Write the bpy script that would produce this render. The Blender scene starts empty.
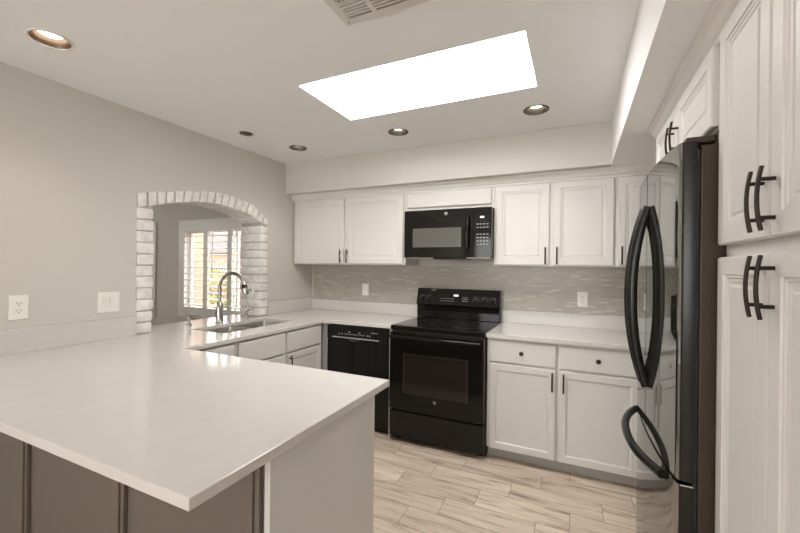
import bpy, bmesh, math, random
from mathutils import Vector, Matrix
random.seed(7)
PI = math.pi
C = bpy.context.scene.collection

# ------------------------------------------------------------------ camera
def make_camera():
    yaw, pit, rol = math.radians(25.03), math.radians(0.04), math.radians(0.646)
    fw = Vector((-math.sin(yaw)*math.cos(pit), math.cos(yaw)*math.cos(pit), math.sin(pit)))
    rt = Vector((math.cos(yaw), math.sin(yaw), 0)); up = rt.cross(fw)
    R = rt*math.cos(rol)+up*math.sin(rol); U = -rt*math.sin(rol)+up*math.cos(rol)
    m = Matrix(((R.x, U.x, -fw.x, 2.657), (R.y, U.y, -fw.y, -3.389), (R.z, U.z, -fw.z, 1.388), (0, 0, 0, 1)))
    cd = bpy.data.cameras.new('camera'); co = bpy.data.objects.new('camera', cd); C.objects.link(co)
    co.matrix_world = m
    cd.sensor_width = 36; cd.lens = 36*378.0/800; cd.clip_start = 0.02; cd.clip_end = 500
    bpy.context.scene.camera = co
make_camera()

# ------------------------------------------------------------------ world, sun, exposure
W = bpy.data.worlds.new('world'); bpy.context.scene.world = W; W.use_nodes = True
bg = W.node_tree.nodes['Background']
bg.inputs[0].default_value = (1.0, .985, .962, 1); bg.inputs[1].default_value = 2.0
sd = bpy.data.lights.new('sun', 'SUN'); sd.energy = 1.6; sd.angle = 0.02; sd.color = (1, .95, .87)
so = bpy.data.objects.new('sun', sd); C.objects.link(so)
so.rotation_euler = (math.radians(38), math.radians(12), 0)
vs = bpy.context.scene.view_settings
vs.view_transform = 'Standard'; vs.look = 'None'; vs.gamma = 1; vs.use_curve_mapping = False
vs.exposure = 2.02
SKYLIGHT = 3.4
CAN = 3.5

# ------------------------------------------------------------------ materials
def mat(name, col, rough=.5, metal=0, ior=1.45, coat=0, emit=None, es=0, bump=None, var=None, spec=.5):
    m = bpy.data.materials.new(name); m.use_nodes = True
    nt = m.node_tree; b = nt.nodes['Principled BSDF']
    b.inputs['Base Color'].default_value = (*col, 1); b.inputs['Roughness'].default_value = rough
    b.inputs['Metallic'].default_value = metal; b.inputs['IOR'].default_value = ior
    b.inputs['Coat Weight'].default_value = coat; b.inputs['Coat Roughness'].default_value = .03
    b.inputs['Specular IOR Level'].default_value = spec
    if emit: b.inputs['Emission Color'].default_value = (*emit, 1); b.inputs['Emission Strength'].default_value = es
    tc = nt.nodes.new('ShaderNodeTexCoord')
    if bump:
        sc, st = bump
        n = nt.nodes.new('ShaderNodeTexNoise'); n.inputs['Scale'].default_value = sc; n.inputs['Detail'].default_value = 4
        nt.links.new(tc.outputs['Object'], n.inputs['Vector'])
        bu = nt.nodes.new('ShaderNodeBump'); bu.inputs['Strength'].default_value = st; bu.inputs['Distance'].default_value = .002
        nt.links.new(n.outputs['Fac'], bu.inputs['Height']); nt.links.new(bu.outputs[0], b.inputs['Normal'])
    if var:
        sc, amt = var
        n = nt.nodes.new('ShaderNodeTexNoise'); n.inputs['Scale'].default_value = sc; n.inputs['Detail'].default_value = 5
        nt.links.new(tc.outputs['Object'], n.inputs['Vector'])
        mr = nt.nodes.new('ShaderNodeMapRange'); mr.inputs[1].default_value = .3; mr.inputs[2].default_value = .7
        mr.inputs[3].default_value = 1-amt; mr.inputs[4].default_value = 1+amt*.4
        nt.links.new(n.outputs['Fac'], mr.inputs[0])
        vm = nt.nodes.new('ShaderNodeVectorMath'); vm.operation = 'SCALE'; vm.inputs[0].default_value = col
        nt.links.new(mr.outputs[0], vm.inputs['Scale']); nt.links.new(vm.outputs[0], b.inputs['Base Color'])
    return m

M = {}
M['wall'] = mat('wall_paint', (.61, .583, .54), .85, bump=(70, .25), spec=.2)
M['ceil'] = mat('ceiling_paint', (.87, .87, .87), .9, bump=(60, .2), spec=.2)
M['cab'] = mat('cabinet_white', (.67, .65, .622), .38, bump=(200, .05))
M['trim'] = mat('trim_white', (.76, .74, .70), .4)
M['pen'] = mat('peninsula_taupe', (.145, .122, .10), .45)  # peninsula grey darkened so shade on the back is in the colour
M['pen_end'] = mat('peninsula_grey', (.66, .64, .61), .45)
M['quartz'] = mat('quartz', (.64, .615, .585), .11, var=(14, .025), spec=.6)
M['brick'] = mat('whitewashed_brick', (.84, .82, .79), .85, bump=(90, 1.0), var=(22, .16))
M['mortar'] = mat('grey_mortar', (.48, .45, .42), .95, bump=(120, .8))
M['black'] = mat('gloss_black', (.007, .0062, .0055), .06, ior=1.36)
M['blackdoor'] = mat('fridge_gloss_black', (.02, .018, .016), .04, ior=4.2, spec=.5)
M['blacksoft'] = mat('satin_black', (.009, .008, .007), .25, ior=1.38)
M['blackside'] = mat('case_black', (.052, .036, .025), .42, spec=.3)
M['handle'] = mat('bronze_pull', (.035, .028, .024), .35, metal=.7)
M['window_mw'] = mat('microwave_window', (.10, .097, .085), .18)
M['window_oven'] = mat('oven_window', (.020, .015, .012), .07, ior=1.45)
M['glasstop'] = mat('ceramic_glass', (.009, .008, .007), .05, ior=1.5)
M['steel'] = mat('brushed_steel', (.50, .485, .46), .36, metal=1)
M['nickel'] = mat('nickel', (.50, .48, .45), .22, metal=1)
M['silver'] = mat('silver_strip', (.75, .73, .70), .25, metal=.8)
M['logo'] = mat('badge_grey', (.40, .39, .38), .35, metal=.5)
M['marks'] = mat('panel_marks', (.42, .40, .37), .5)
M['ring'] = mat('burner_marking', (.10, .095, .09), .3)
M['display'] = mat('display_pane', (.55, .56, .55), .3, emit=(.8, .85, .8), es=.25)
M['plastic'] = mat('white_plastic', (.84, .82, .77), .35)
M['hole'] = mat('dark_slot', (.03, .03, .03), .7)
M['baffle'] = mat('bronze_baffle', (.10, .07, .05), .3, metal=.6)
M['baffle_dark'] = mat('dark_baffle', (.03, .024, .02), .4)
M['bulb'] = mat('bulb_glow', (1, 1, 1), .5, emit=(1, .88, .72), es=2.5)
M['sky_lens'] = mat('skylight_lens', (1, 1, 1), .5, emit=(1, .985, .96), es=SKYLIGHT)
M['shaft'] = mat('shaft_white', (.95, .94, .92), .8)
M['vent'] = mat('vent_white', (.68, .66, .62), .5)
M['ventdark'] = mat('vent_dark', (.22, .20, .18), .8)
M['toe'] = mat('toe_kick_grey', (.42, .40, .37), .6)
M['gravel'] = mat('tan_gravel', (.34, .27, .21), .95, bump=(40, 1), var=(30, .25))
M['stucco'] = mat('tan_stucco', (.34, .25, .19), .95, bump=(60, .5))
M['roof'] = mat('grey_roof', (.16, .155, .155), .9, var=(20, .15))
M['leaf'] = mat('leaf_green', (.16, .21, .06), .7, var=(10, .3))
M['leafy'] = mat('leaf_yellow', (.30, .28, .09), .7, var=(10, .3))
M['pink'] = mat('petal_pink', (.50, .20, .24), .7, var=(10, .2))
M['iron'] = mat('iron_railing', (.05, .05, .05), .6)
M['wood'] = mat('shrub_wood', (.2, .14, .08), .9)

def nodes(m): return m.node_tree, m.node_tree.nodes['Principled BSDF']
def mth(nt, op, a, b=None, c=None):
    n = nt.nodes.new('ShaderNodeMath'); n.operation = op
    for i, v in enumerate((a, b, c)):
        if v is None: continue
        if isinstance(v, (int, float)): n.inputs[i].default_value = v
        else: nt.links.new(v, n.inputs[i])
    return n.outputs[0]

def floor_material():
    m = mat('wood_plank_tile', (.5, .45, .4), .38); nt, b = nodes(m)
    tc = nt.nodes.new('ShaderNodeTexCoord'); sp = nt.nodes.new('ShaderNodeSeparateXYZ')
    nt.links.new(tc.outputs['Object'], sp.inputs[0]); x, y = sp.outputs[0], sp.outputs[1]
    v = mth(nt, 'DIVIDE', mth(nt, 'ADD', y, .69), .17); row = mth(nt, 'FLOOR', v)
    u = mth(nt, 'DIVIDE', mth(nt, 'SUBTRACT', mth(nt, 'SUBTRACT', x, mth(nt, 'MULTIPLY', row, .168)), 2.631), .51)
    idx = mth(nt, 'FLOOR', u)
    fu = mth(nt, 'FRACT', u); fv = mth(nt, 'FRACT', v)
    du = mth(nt, 'MULTIPLY', mth(nt, 'MINIMUM', fu, mth(nt, 'SUBTRACT', 1, fu)), .51)
    dv = mth(nt, 'MULTIPLY', mth(nt, 'MINIMUM', fv, mth(nt, 'SUBTRACT', 1, fv)), .17)
    d = mth(nt, 'MINIMUM', du, dv)
    grout = mth(nt, 'LESS_THAN', d, .0014)
    cb = nt.nodes.new('ShaderNodeCombineXYZ'); nt.links.new(row, cb.inputs[0]); nt.links.new(idx, cb.inputs[1])
    wn = nt.nodes.new('ShaderNodeTexWhiteNoise'); wn.noise_dimensions = '3D'; nt.links.new(cb.outputs[0], wn.inputs['Vector'])
    # grain: stretched noise, offset for each plank
    mp = nt.nodes.new('ShaderNodeCombineXYZ')
    nt.links.new(mth(nt, 'ADD', mth(nt, 'MULTIPLY', x, 2.0), mth(nt, 'MULTIPLY', wn.outputs['Value'], 37)), mp.inputs[0])
    nt.links.new(mth(nt, 'ADD', mth(nt, 'MULTIPLY', y, 16), mth(nt, 'MULTIPLY', wn.outputs['Value'], 91)), mp.inputs[1])
    n1 = nt.nodes.new('ShaderNodeTexNoise'); n1.inputs['Scale'].default_value = 1.3; n1.inputs['Detail'].default_value = 6
    n1.inputs['Roughness'].default_value = .62; n1.inputs['Distortion'].default_value = .6
    nt.links.new(mp.outputs[0], n1.inputs['Vector'])
    cr = nt.nodes.new('ShaderNodeValToRGB'); e = cr.color_ramp.elements
    e[0].position = .30; e[0].color = (.27, .20, .15, 1); e[1].position = .66; e[1].color = (.80, .70, .59, 1)
    k = e.new(.47); k.color = (.66, .54, .43, 1)
    nt.links.new(n1.outputs['Fac'], cr.inputs[0])
    sc = nt.nodes.new('ShaderNodeVectorMath'); sc.operation = 'SCALE'; nt.links.new(cr.outputs[0], sc.inputs[0])
    nt.links.new(mth(nt, 'ADD', mth(nt, 'MULTIPLY', wn.outputs['Value'], .20), .80), sc.inputs['Scale'])
    mx = nt.nodes.new('ShaderNodeMix'); mx.data_type = 'RGBA'; nt.links.new(grout, mx.inputs[0])
    nt.links.new(sc.outputs[0], mx.inputs[6]); mx.inputs[7].default_value = (.16, .13, .11, 1)
    nt.links.new(mx.outputs[2], b.inputs['Base Color'])
    bu = nt.nodes.new('ShaderNodeBump'); bu.inputs['Strength'].default_value = .3; bu.inputs['Distance'].default_value = .002
    nt.links.new(mth(nt, 'SUBTRACT', n1.outputs['Fac'], grout), bu.inputs['Height']); nt.links.new(bu.outputs[0], b.inputs['Normal'])
    return m
M['floor'] = floor_material()

def mosaic_material():
    m = mat('linear_mosaic', (.5, .5, .45), .25); nt, b = nodes(m)
    tc = nt.nodes.new('ShaderNodeTexCoord'); sp = nt.nodes.new('ShaderNodeSeparateXYZ')
    nt.links.new(tc.outputs['Object'], sp.inputs[0]); x, z = sp.outputs[0], sp.outputs[2]
    H = .0127
    v = mth(nt, 'DIVIDE', z, H); row = mth(nt, 'FLOOR', v)
    w1 = nt.nodes.new('ShaderNodeTexWhiteNoise'); w1.noise_dimensions = '1D'; nt.links.new(row, w1.inputs['W'])
    L = .072
    u = mth(nt, 'ADD', mth(nt, 'DIVIDE', x, L), mth(nt, 'MULTIPLY', w1.outputs['Value'], 7.3))
    idx = mth(nt, 'FLOOR', u); fu = mth(nt, 'FRACT', u); fv = mth(nt, 'FRACT', v)
    du = mth(nt, 'MULTIPLY', mth(nt, 'MINIMUM', fu, mth(nt, 'SUBTRACT', 1, fu)), L)
    dv = mth(nt, 'MULTIPLY', mth(nt, 'MINIMUM', fv, mth(nt, 'SUBTRACT', 1, fv)), H)
    grout = mth(nt, 'LESS_THAN', mth(nt, 'MINIMUM', du, dv), .0009)
    cb = nt.nodes.new('ShaderNodeCombineXYZ'); nt.links.new(row, cb.inputs[0]); nt.links.new(idx, cb.inputs[1])
    wn = nt.nodes.new('ShaderNodeTexWhiteNoise'); wn.noise_dimensions = '3D'; nt.links.new(cb.outputs[0], wn.inputs['Vector'])
    cr = nt.nodes.new('ShaderNodeValToRGB'); cr.color_ramp.interpolation = 'CONSTANT'; e = cr.color_ramp.elements
    e[0].position = 0; e[0].color = (.41, .375, .325, 1); e[1].position = .25; e[1].color = (.44, .405, .35, 1)
    k = e.new(.5); k.color = (.43, .395, .34, 1)
    k = e.new(.72); k.color = (.46, .425, .37, 1)
    k = e.new(.92); k.color = (.55, .515, .455, 1)
    nt.links.new(wn.outputs['Value'], cr.inputs[0])
    mx = nt.nodes.new('ShaderNodeMix'); mx.data_type = 'RGBA'; nt.links.new(grout, mx.inputs[0])
    nt.links.new(cr.outputs[0], mx.inputs[6]); mx.inputs[7].default_value = (.44, .405, .35, 1)
    nt.links.new(mx.outputs[2], b.inputs['Base Color'])
    bu = nt.nodes.new('ShaderNodeBump'); bu.inputs['Strength'].default_value = .5; bu.inputs['Distance'].default_value = .001
    nt.links.new(mth(nt, 'SUBTRACT', 1, grout), bu.inputs['Height']); nt.links.new(bu.outputs[0], b.inputs['Normal'])
    return m
M['mosaic'] = mosaic_material()

# ------------------------------------------------------------------ mesh helpers
def box(bm, x0, x1, y0, y1, z0, z1, bev=0, T=None):
    b2 = bmesh.new(); bmesh.ops.create_cube(b2, size=1)
    for v in b2.verts:
        v.co = Vector(((x0+x1)/2+v.co.x*(x1-x0), (y0+y1)/2+v.co.y*(y1-y0), (z0+z1)/2+v.co.z*(z1-z0)))
    if bev: bmesh.ops.bevel(b2, geom=list(b2.edges), offset=bev, segments=2, affect='EDGES', profile=.6)
    merge(bm, b2, T)
def merge(bm, b2, T=None):
    if T is not None: b2.transform(T)
    me = bpy.data.meshes.new('tmp'); b2.to_mesh(me); b2.free(); bm.from_mesh(me); bpy.data.meshes.remove(me)
def tube(bm, pts, r, n=12, caps=True, T=None, flat=1.0, up=None):
    """tube along pts; r number or list; flat squashes it along the side axis"""
    b2 = bmesh.new(); P = [Vector(p) for p in pts]; rs = r if isinstance(r, (list, tuple)) else [r]*len(P); rings = []
    ref = Vector(up) if up else None
    for i, p in enumerate(P):
        t = (P[min(i+1, len(P)-1)]-P[max(i-1, 0)]).normalized()
        if ref is None: ref = Vector((0, 0, 1)) if abs(t.z) < .9 else Vector((1, 0, 0))
        a = (ref-t*ref.dot(t)).normalized(); b = t.cross(a); ref = a if not up else ref
        rings.append([b2.verts.new(p+a*math.cos(2*PI*k/n)*rs[i]+b*math.sin(2*PI*k/n)*rs[i]*flat) for k in range(n)])
    for i in range(len(P)-1):
        for k in range(n): b2.faces.new((rings[i][k], rings[i][(k+1) % n], rings[i+1][(k+1) % n], rings[i+1][k]))
    if caps: b2.faces.new(rings[0][::-1]); b2.faces.new(rings[-1])
    bmesh.ops.recalc_face_normals(b2, faces=list(b2.faces))
    merge(bm, b2, T)
def lathe(bm, prof, c=(0, 0, 0), n=32, T=None, close=True):
    """prof: list of (radius, height) about z"""
    b2 = bmesh.new(); rings = []
    for r, h in prof:
        if r < 1e-6: rings.append([b2.verts.new((c[0], c[1], c[2]+h))])
        else: rings.append([b2.verts.new((c[0]+r*math.cos(2*PI*k/n), c[1]+r*math.sin(2*PI*k/n), c[2]+h)) for k in range(n)])
    for a, b in zip(rings, rings[1:]):
        for k in range(n):
            k2 = (k+1) % n
            if len(a) == 1 and len(b) == 1: continue
            if len(a) == 1: b2.faces.new((a[0], b[k2], b[k]))
            elif len(b) == 1: b2.faces.new((a[k], a[k2], b[0]))
            else: b2.faces.new((a[k], a[k2], b[k2], b[k]))
    if close: bmesh.ops.recalc_face_normals(b2, faces=list(b2.faces))
    merge(bm, b2, T)
def prism(bm, poly, z0, z1, T=None):
    b2 = bmesh.new(); a = [b2.verts.new((x, y, z0)) for x, y in poly]; b = [b2.verts.new((x, y, z1)) for x, y in poly]
    n = len(poly); b2.faces.new(a[::-1]); b2.faces.new(b)
    for i in range(n): b2.faces.new((a[i], a[(i+1) % n], b[(i+1) % n], b[i]))
    bmesh.ops.recalc_face_normals(b2, faces=list(b2.faces)); merge(bm, b2, T)
def obj(name, bm, m, parent=None, smooth=False, bev=0, loc=None):
    me = bpy.data.meshes.new(name); bm.to_mesh(me); bm.free()
    if m is not None: me.materials.append(m)
    o = bpy.data.objects.new(name, me); C.objects.link(o)
    if loc is not None: o.location = loc
    if parent is not None: o.parent = parent; 
    if smooth:
        for p in me.polygons: p.use_smooth = True
        try: me.set_sharp_from_angle(angle=math.radians(40))
        except Exception: pass
    if bev:
        md = o.modifiers.new('bevel', 'BEVEL'); md.width = bev; md.segments = 2; md.limit_method = 'ANGLE'; md.angle_limit = math.radians(40)
    return o
def NB(): return bmesh.new()
def boxes(*bs, bev=0):
    bm = NB()
    for b in bs: box(bm, *b, bev=bev)
    return bm
def tag(o, label, cat, group=None):
    o['label'] = label; o['category'] = cat
    if group: o['group'] = group
    return o
def thing(name, label, cat, loc=(0, 0, 0), group=None, rotz=0):
    o = bpy.data.objects.new(name, None); C.objects.link(o); o.location = loc; o.rotation_euler = (0, 0, rotz)
    o.empty_display_size = .1
    return tag(o, label, cat, group)
def struct(name, bm, m, parent=None, label=None, **k):
    o = obj(name, bm, m, parent, **k)
    if parent is None: o['kind'] = 'structure'
    if label: o['label'] = label
    return o
def TM(loc, rz=0, rx=0): return Matrix.Translation(loc) @ Matrix.Rotation(rz, 4, 'Z') @ Matrix.Rotation(rx, 4, 'X')
FX = -PI/2   # local front (-y) turned to face -x
FP = PI/2    # local front turned to face +x

def cells(xs, ys, z0, z1, inc):
    """slab made of grid cells, watertight"""
    bm = NB(); V = {}
    def v(i, j, k):
        if (i, j, k) not in V: V[(i, j, k)] = bm.verts.new((xs[i], ys[j], (z0, z1)[k]))
        return V[(i, j, k)]
    nx, ny = len(xs)-1, len(ys)-1
    G = [[inc((xs[i]+xs[i+1])/2, (ys[j]+ys[j+1])/2) for j in range(ny)] for i in range(nx)]
    g = lambda i, j: 0 <= i < nx and 0 <= j < ny and G[i][j]
    for i in range(nx):
        for j in range(ny):
            if not G[i][j]: continue
            bm.faces.new((v(i, j, 1), v(i+1, j, 1), v(i+1, j+1, 1), v(i, j+1, 1)))
            bm.faces.new((v(i, j, 0), v(i, j+1, 0), v(i+1, j+1, 0), v(i+1, j, 0)))
            if not g(i-1, j): bm.faces.new((v(i, j, 0), v(i, j, 1), v(i, j+1, 1), v(i, j+1, 0)))
            if not g(i+1, j): bm.faces.new((v(i+1, j, 0), v(i+1, j+1, 0), v(i+1, j+1, 1), v(i+1, j, 1)))
            if not g(i, j-1): bm.faces.new((v(i, j, 0), v(i+1, j, 0), v(i+1, j, 1), v(i, j, 1)))
            if not g(i, j+1): bm.faces.new((v(i, j+1, 0), v(i, j+1, 1), v(i+1, j+1, 1), v(i+1, j+1, 0)))
    bmesh.ops.recalc_face_normals(bm, faces=list(bm.faces))
    bmesh.ops.dissolve_limit(bm, angle_limit=.01, verts=bm.verts, edges=bm.edges)
    return bm

def panel(w, h, t=.02, prof=None):
    """cabinet front: local x 0..w, z 0..h, back at y=0, front at y=-t; prof = [(inset, depth from front)]"""
    prof = prof or [(0, .004), (.004, 0), (.048, 0), (.052, .005), (.062, .005), (.068, .009), (.078, .006)]
    bm = NB(); rings = []
    def ring(i, y): return [bm.verts.new(p) for p in ((i, y, i), (w-i, y, i), (w-i, y, h-i), (i, y, h-i))]
    r0 = ring(0, 0); bm.faces.new(r0)
    rings = [r0]+[ring(i, -t+d) for i, d in prof]
    for a, b in zip(rings, rings[1:]):
        for k in range(4): bm.faces.new((a[k], a[(k+1) % 4], b[(k+1) % 4], b[k]))
    bm.faces.new(rings[-1])
    bmesh.ops.recalc_face_normals(bm, faces=list(bm.faces))
    return bm
FLAT = [(0, .006), (.003, .002), (.008, 0)]
PANTRY = [(0, .004), (.004, 0), (.046, 0), (.048, .004), (.054, .004), (.057, .007), (.064, .007), (.067, .010), (.074, .010), (.078, .006)]
RAISED = [(0, .004), (.004, 0), (.045, 0), (.05, .007), (.058, .009), (.064, .008)]

def pull_bm(L=.128, axis='z'):
    """bow bar pull at local origin (mid), projecting to -y"""
    bm = NB(); pts = []
    for i in range(13):
        s = i/12*2-1; pts.append((0, -.021-.007*(1-s*s), s*L/2))
    tube(bm, pts, .0055, 8, flat=.75, up=(1, 0, 0))
    for s in (-1, 1): tube(bm, [(0, 0.0, s*L*.30), (0, -.026, s*L*.30)], .0042, 8, up=(0, 0, 1))
    if axis == 'x': bm.transform(Matrix.Rotation(PI/2, 4, 'Y'))
    return bm
def knob_bm():
    bm = NB(); lathe(bm, [(0, 0), (.006, 0), (.0055, .012), (.012, .016), (.0155, .022), (.013, .027), (0, .029)], n=20, T=Matrix.Rotation(PI/2, 4, 'X'))
    return bm
def front(parent, name, w, h, loc, prof=None, m=None):
    return obj(name, panel(w, h, .02, prof), m or M['cab'], parent, loc=loc)
def add_pull(door, x, z, name='handle'):
    return obj(name, pull_bm(), M['handle'], door, smooth=True, loc=(x, -.02, z))
def add_knob(dr, x, z): return obj('knob', knob_bm(), M['handle'], dr, smooth=True, loc=(x, -.02, z))

H = 2.405; ZS = 2.105     # ceiling, soffit underside
XR = 3.62; XB = 2.866     # right wall, bulkhead face
YS = -.438                # back soffit face
YW = .31                  # window wall of the room beyond
WT = .24                  # thickness of the arched wall
SK = (1.222, 2.447, -1.70, -1.155)

# ------------------------------------------------------------------ setting
struct('floor', boxes((-6, XR+.2, -7.2, .5, -.06, 0)), M['floor'])
def ceiling():
    x = [-6, SK[0], SK[1], XR+.2]; y = [-7.2, SK[2], SK[3], .5]
    cans = lambda a, b: not (SK[0] < a < SK[1] and SK[2] < b < SK[3])
    return cells(x, y, H, H+.05, cans)
struct('ceiling', ceiling(), M['ceil'])
# skylight shaft and lens
t = 0.02
sk = struct('window_1', boxes((SK[0]-t, SK[0], SK[2]-t, SK[3]+t, H+.05, H+.075), (SK[1], SK[1]+t, SK[2]-t, SK[3]+t, H+.05, H+.075),
       (SK[0], SK[1], SK[2]-t, SK[2], H+.05, H+.075), (SK[0], SK[1], SK[3], SK[3]+t, H+.05, H+.075)), M['shaft'], label='white rectangular skylight shaft in the ceiling')
struct('lens', boxes((SK[0]+.001, SK[1]-.001, SK[2]+.001, SK[3]-.001, H+.051, H+.075)), M['sky_lens'], sk)
struct('wall_back', boxes((0, XR+.15, 0, .15, 0, H)), M['wall'])
struct('wall_right', boxes((XR, XR+.15, -7.0, 0, 0, H)), M['wall'])
# rear wall of the living space behind the camera, with a wide window opening
def rear():
    bm = NB()
    for a, b in ((-6, .3), (3.1, XR+.15)): box(bm, a, b, -7.15, -7, 0, H)
    box(bm, .3, 3.1, -7.15, -7, 2.15, H); box(bm, .3, 3.1, -7.15, -7, 0, .75)
    return bm
struct('wall_rear', rear(), M['wall'])

# arch curves (y, z)
INN = [(-1.850, 1.766), (-1.745, 1.792), (-1.64, 1.826), (-1.51, 1.853), (-1.35, 1.877), (-1.26, 1.882), (-1.10, 1.874), (-.95, 1.850), (-.84, 1.815), (-.77, 1.785), (-.690, 1.757)]
OUT = [(-1.858, 1.862), (-1.74, 1.892), (-1.63, 1.915), (-1.55, 1.932), (-1.43, 1.955), (-1.26, 1.980), (-1.10, 1.975), (-.95, 1.951), (-.86, 1.930), (-.77, 1.887), (-.672, 1.80)]
def lerp(c, f):
    # parameter f 0..1 by arc length
    L = [0]
    for a, b in zip(c, c[1:]): L.append(L[-1]+math.hypot(b[0]-a[0], b[1]-a[1]))
    s = f*L[-1]
    for i in range(len(c)-1):
        if s <= L[i+1]+1e-9:
            k = (s-L[i])/(L[i+1]-L[i]); return (c[i][0]+(c[i+1][0]-c[i][0])*k, c[i][1]+(c[i+1][1]-c[i][1])*k)
    return c[-1]
def wall_left():
    bm = NB(); yl, yr = -1.852, -.678
    box(bm, -WT, 0, -7.0, yl, 0, H); box(bm, -WT, 0, yr, YW, 0, H); box(bm, -WT, 0, yl, yr, 0, .884)
    pts = [(y, z-.006) for y, z in OUT]; pts[0] = (yl, pts[0][1]); pts[-1] = (yr, pts[-1][1])
    for (a, za), (b, zb) in zip(pts, pts[1:]):
        prism(bm, [(a, za), (b, zb), (b, H), (a, H)], -WT, 0, Matrix(((0, 0, 1, 0), (1, 0, 0, 0), (0, 1, 0, 0), (0, 0, 0, 1))))
    return bm
struct('wall_left', wall_left(), M['wall'])
YZ = Matrix(((0, 0, 1, 0), (1, 0, 0, 0), (0, 1, 0, 0), (0, 0, 0, 1)))   # (a,b,c) -> (x=c, y=a, z=b)

# room beyond the arch
WX0, WX1, WZ0, WZ1 = -2.56, -.66, .72, 1.885   # glazed opening of the shuttered window
def wall_window():
    bm = NB()
    box(bm, -5.2, WX0, YW, YW+.14, 0, H); box(bm, WX1, 0, YW, YW+.14, 0, H)
    box(bm, WX0, WX1, YW, YW+.14, 0, WZ0); box(bm, WX0, WX1, YW, YW+.14, WZ1, H)
    return bm
struct('wall_north', wall_window(), M['wall'])
struct('wall_west', boxes((-5.35, -5.2, -7, -4.5, 0, H), (-5.35, -5.2, -1.2, YW+.14, 0, H), (-5.35, -5.2, -4.5, -1.2, 2.15, H), (-5.35, -5.2, -4.5, -1.2, 0, 1.45)), M['wall'])  # unseen wide opening added to let daylight into the room beyond
# soffits
struct('trim_1', boxes((0, XB, YS, 0, ZS, H)), M['wall'], label='painted soffit above the back wall cabinets')
struct('trim_2', boxes((XB, XR, -7.0, 0, ZS, H)), M['ceil'], label='painted bulkhead above the refrigerator and pantry')
def crown(path_len, rot, loc, k=1.0):
    # profile in (out, z): against cabinet face at 0
    pr = [(0, 0), (.012, 0), (.014, .012), (.030, .020), (.042, .040), (.058, .052), (.060, .062), (0, .062)]
    bm = NB(); prism(bm, [(o*k, z) for o, z in pr], 0, path_len)  # x=out,y=z,z=len
    bm.transform(Matrix.Translation(loc) @ rot); return bm
rb = Matrix(((0, 0, 1, 0), (-1, 0, 0, 0), (0, 1, 0, 0), (0, 0, 0, 1)))
struct('trim_3', crown(3.61, rb, (.002, -.308, ZS-.063)), M['trim'], label='crown moulding above the back wall cabinets')
rr = Matrix(((-1, 0, 0, 0), (0, 0, -1, 0), (0, 1, 0, 0), (0, 0, 0, 1)))
struct('trim_4', crown(2.2, rr, (3.028, -1.10, ZS-.063), .76), M['trim'], label='crown moulding above the refrigerator cabinet and pantry')

# shuttered window
wf = struct('window_2', boxes((WX0-.115, WX0, YW-.022, YW+.0, WZ0-.10, WZ1+.145), (WX1, WX1+.115, YW-.022, YW, WZ0-.10, WZ1+.145),
      (WX0, WX1, YW-.022, YW, WZ1, WZ1+.145), (WX0, WX1, YW-.022, YW, WZ0-.10, WZ0), bev=.003), M['trim'], label='white cased window with open plantation shutters')
pw = (WX1-WX0)/4
for i in range(4):
    a = WX0+i*pw; st = .040 if i else .028; st2 = .045; YS_ = YW-.031
    p = struct('shutter', boxes((a, a+st, YS_, YW, WZ0, WZ1), (a+pw-st2, a+pw, YS_, YW, WZ0, WZ1),
           (a+st, a+pw-st2, YS_, YW, WZ0, WZ0+.05), (a+st, a+pw-st2, YS_, YW, WZ1-.02, WZ1)), M['trim'], wf)
    n = 14; bm = NB(); z = WZ0+.09
    while z < WZ1-.05:
        tube(bm, [(a+st+.001, YW-.015, z), (a+pw-st2-.001, YW-.015, z)], .043, 12, flat=.14, up=(0, 1, .13))
        z += .0895
    struct('louvers', bm, M['trim'], p, smooth=True)
    struct('tilt_rod', boxes((a+pw*.37-.005, a+pw*.37+.005, YW-.064, YW-.056, WZ0+.08, WZ1-.06)), M['trim'], p)
struct('window_frame', boxes((WX0, WX0+.035, YW+.07, YW+.12, WZ0, WZ1), (WX1-.035, WX1, YW+.07, YW+.12, WZ0, WZ1), (WX0+.035, WX1-.035, YW+.07, YW+.12, WZ0, WZ0+.035), (WX0+.035, WX1-.035, YW+.07, YW+.12, WZ1-.035, WZ1),
    ((WX0+WX1)/2-.02, (WX0+WX1)/2+.02, YW+.07, YW+.12, WZ0+.035, WZ1-.035)), M['trim'], wf)
glass = bpy.data.materials.new('window_glass'); glass.use_nodes = True
gb = glass.node_tree.nodes['Principled BSDF']; gb.inputs['Transmission Weight'].default_value = 1; gb.inputs['Roughness'].default_value = 0; gb.inputs['IOR'].default_value = 1.02
struct('pane', boxes((WX0+.035, (WX0+WX1)/2-.02, YW+.09, YW+.095, WZ0+.035, WZ1-.035), ((WX0+WX1)/2+.02, WX1-.035, YW+.09, YW+.095, WZ0+.035, WZ1-.035)), glass, wf)
# second cased shutter panel, only its edge shows beside the bricks
w3 = struct('window_3', boxes((-4.05, -3.98, YW-.022, YW, .55, 2.03), (-3.285, -3.215, YW-.022, YW, .55, 2.03), (-3.98, -3.285, YW-.022, YW, 1.96, 2.03), (-3.98, -3.285, YW-.022, YW, .55, .62), bev=.003), M['trim'], label='white window casing seen beside the left brick jamb')
struct('pane', boxes((-3.98, -3.285, YW-.012, YW, .62, 1.96)), M['trim'], w3)

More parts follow.
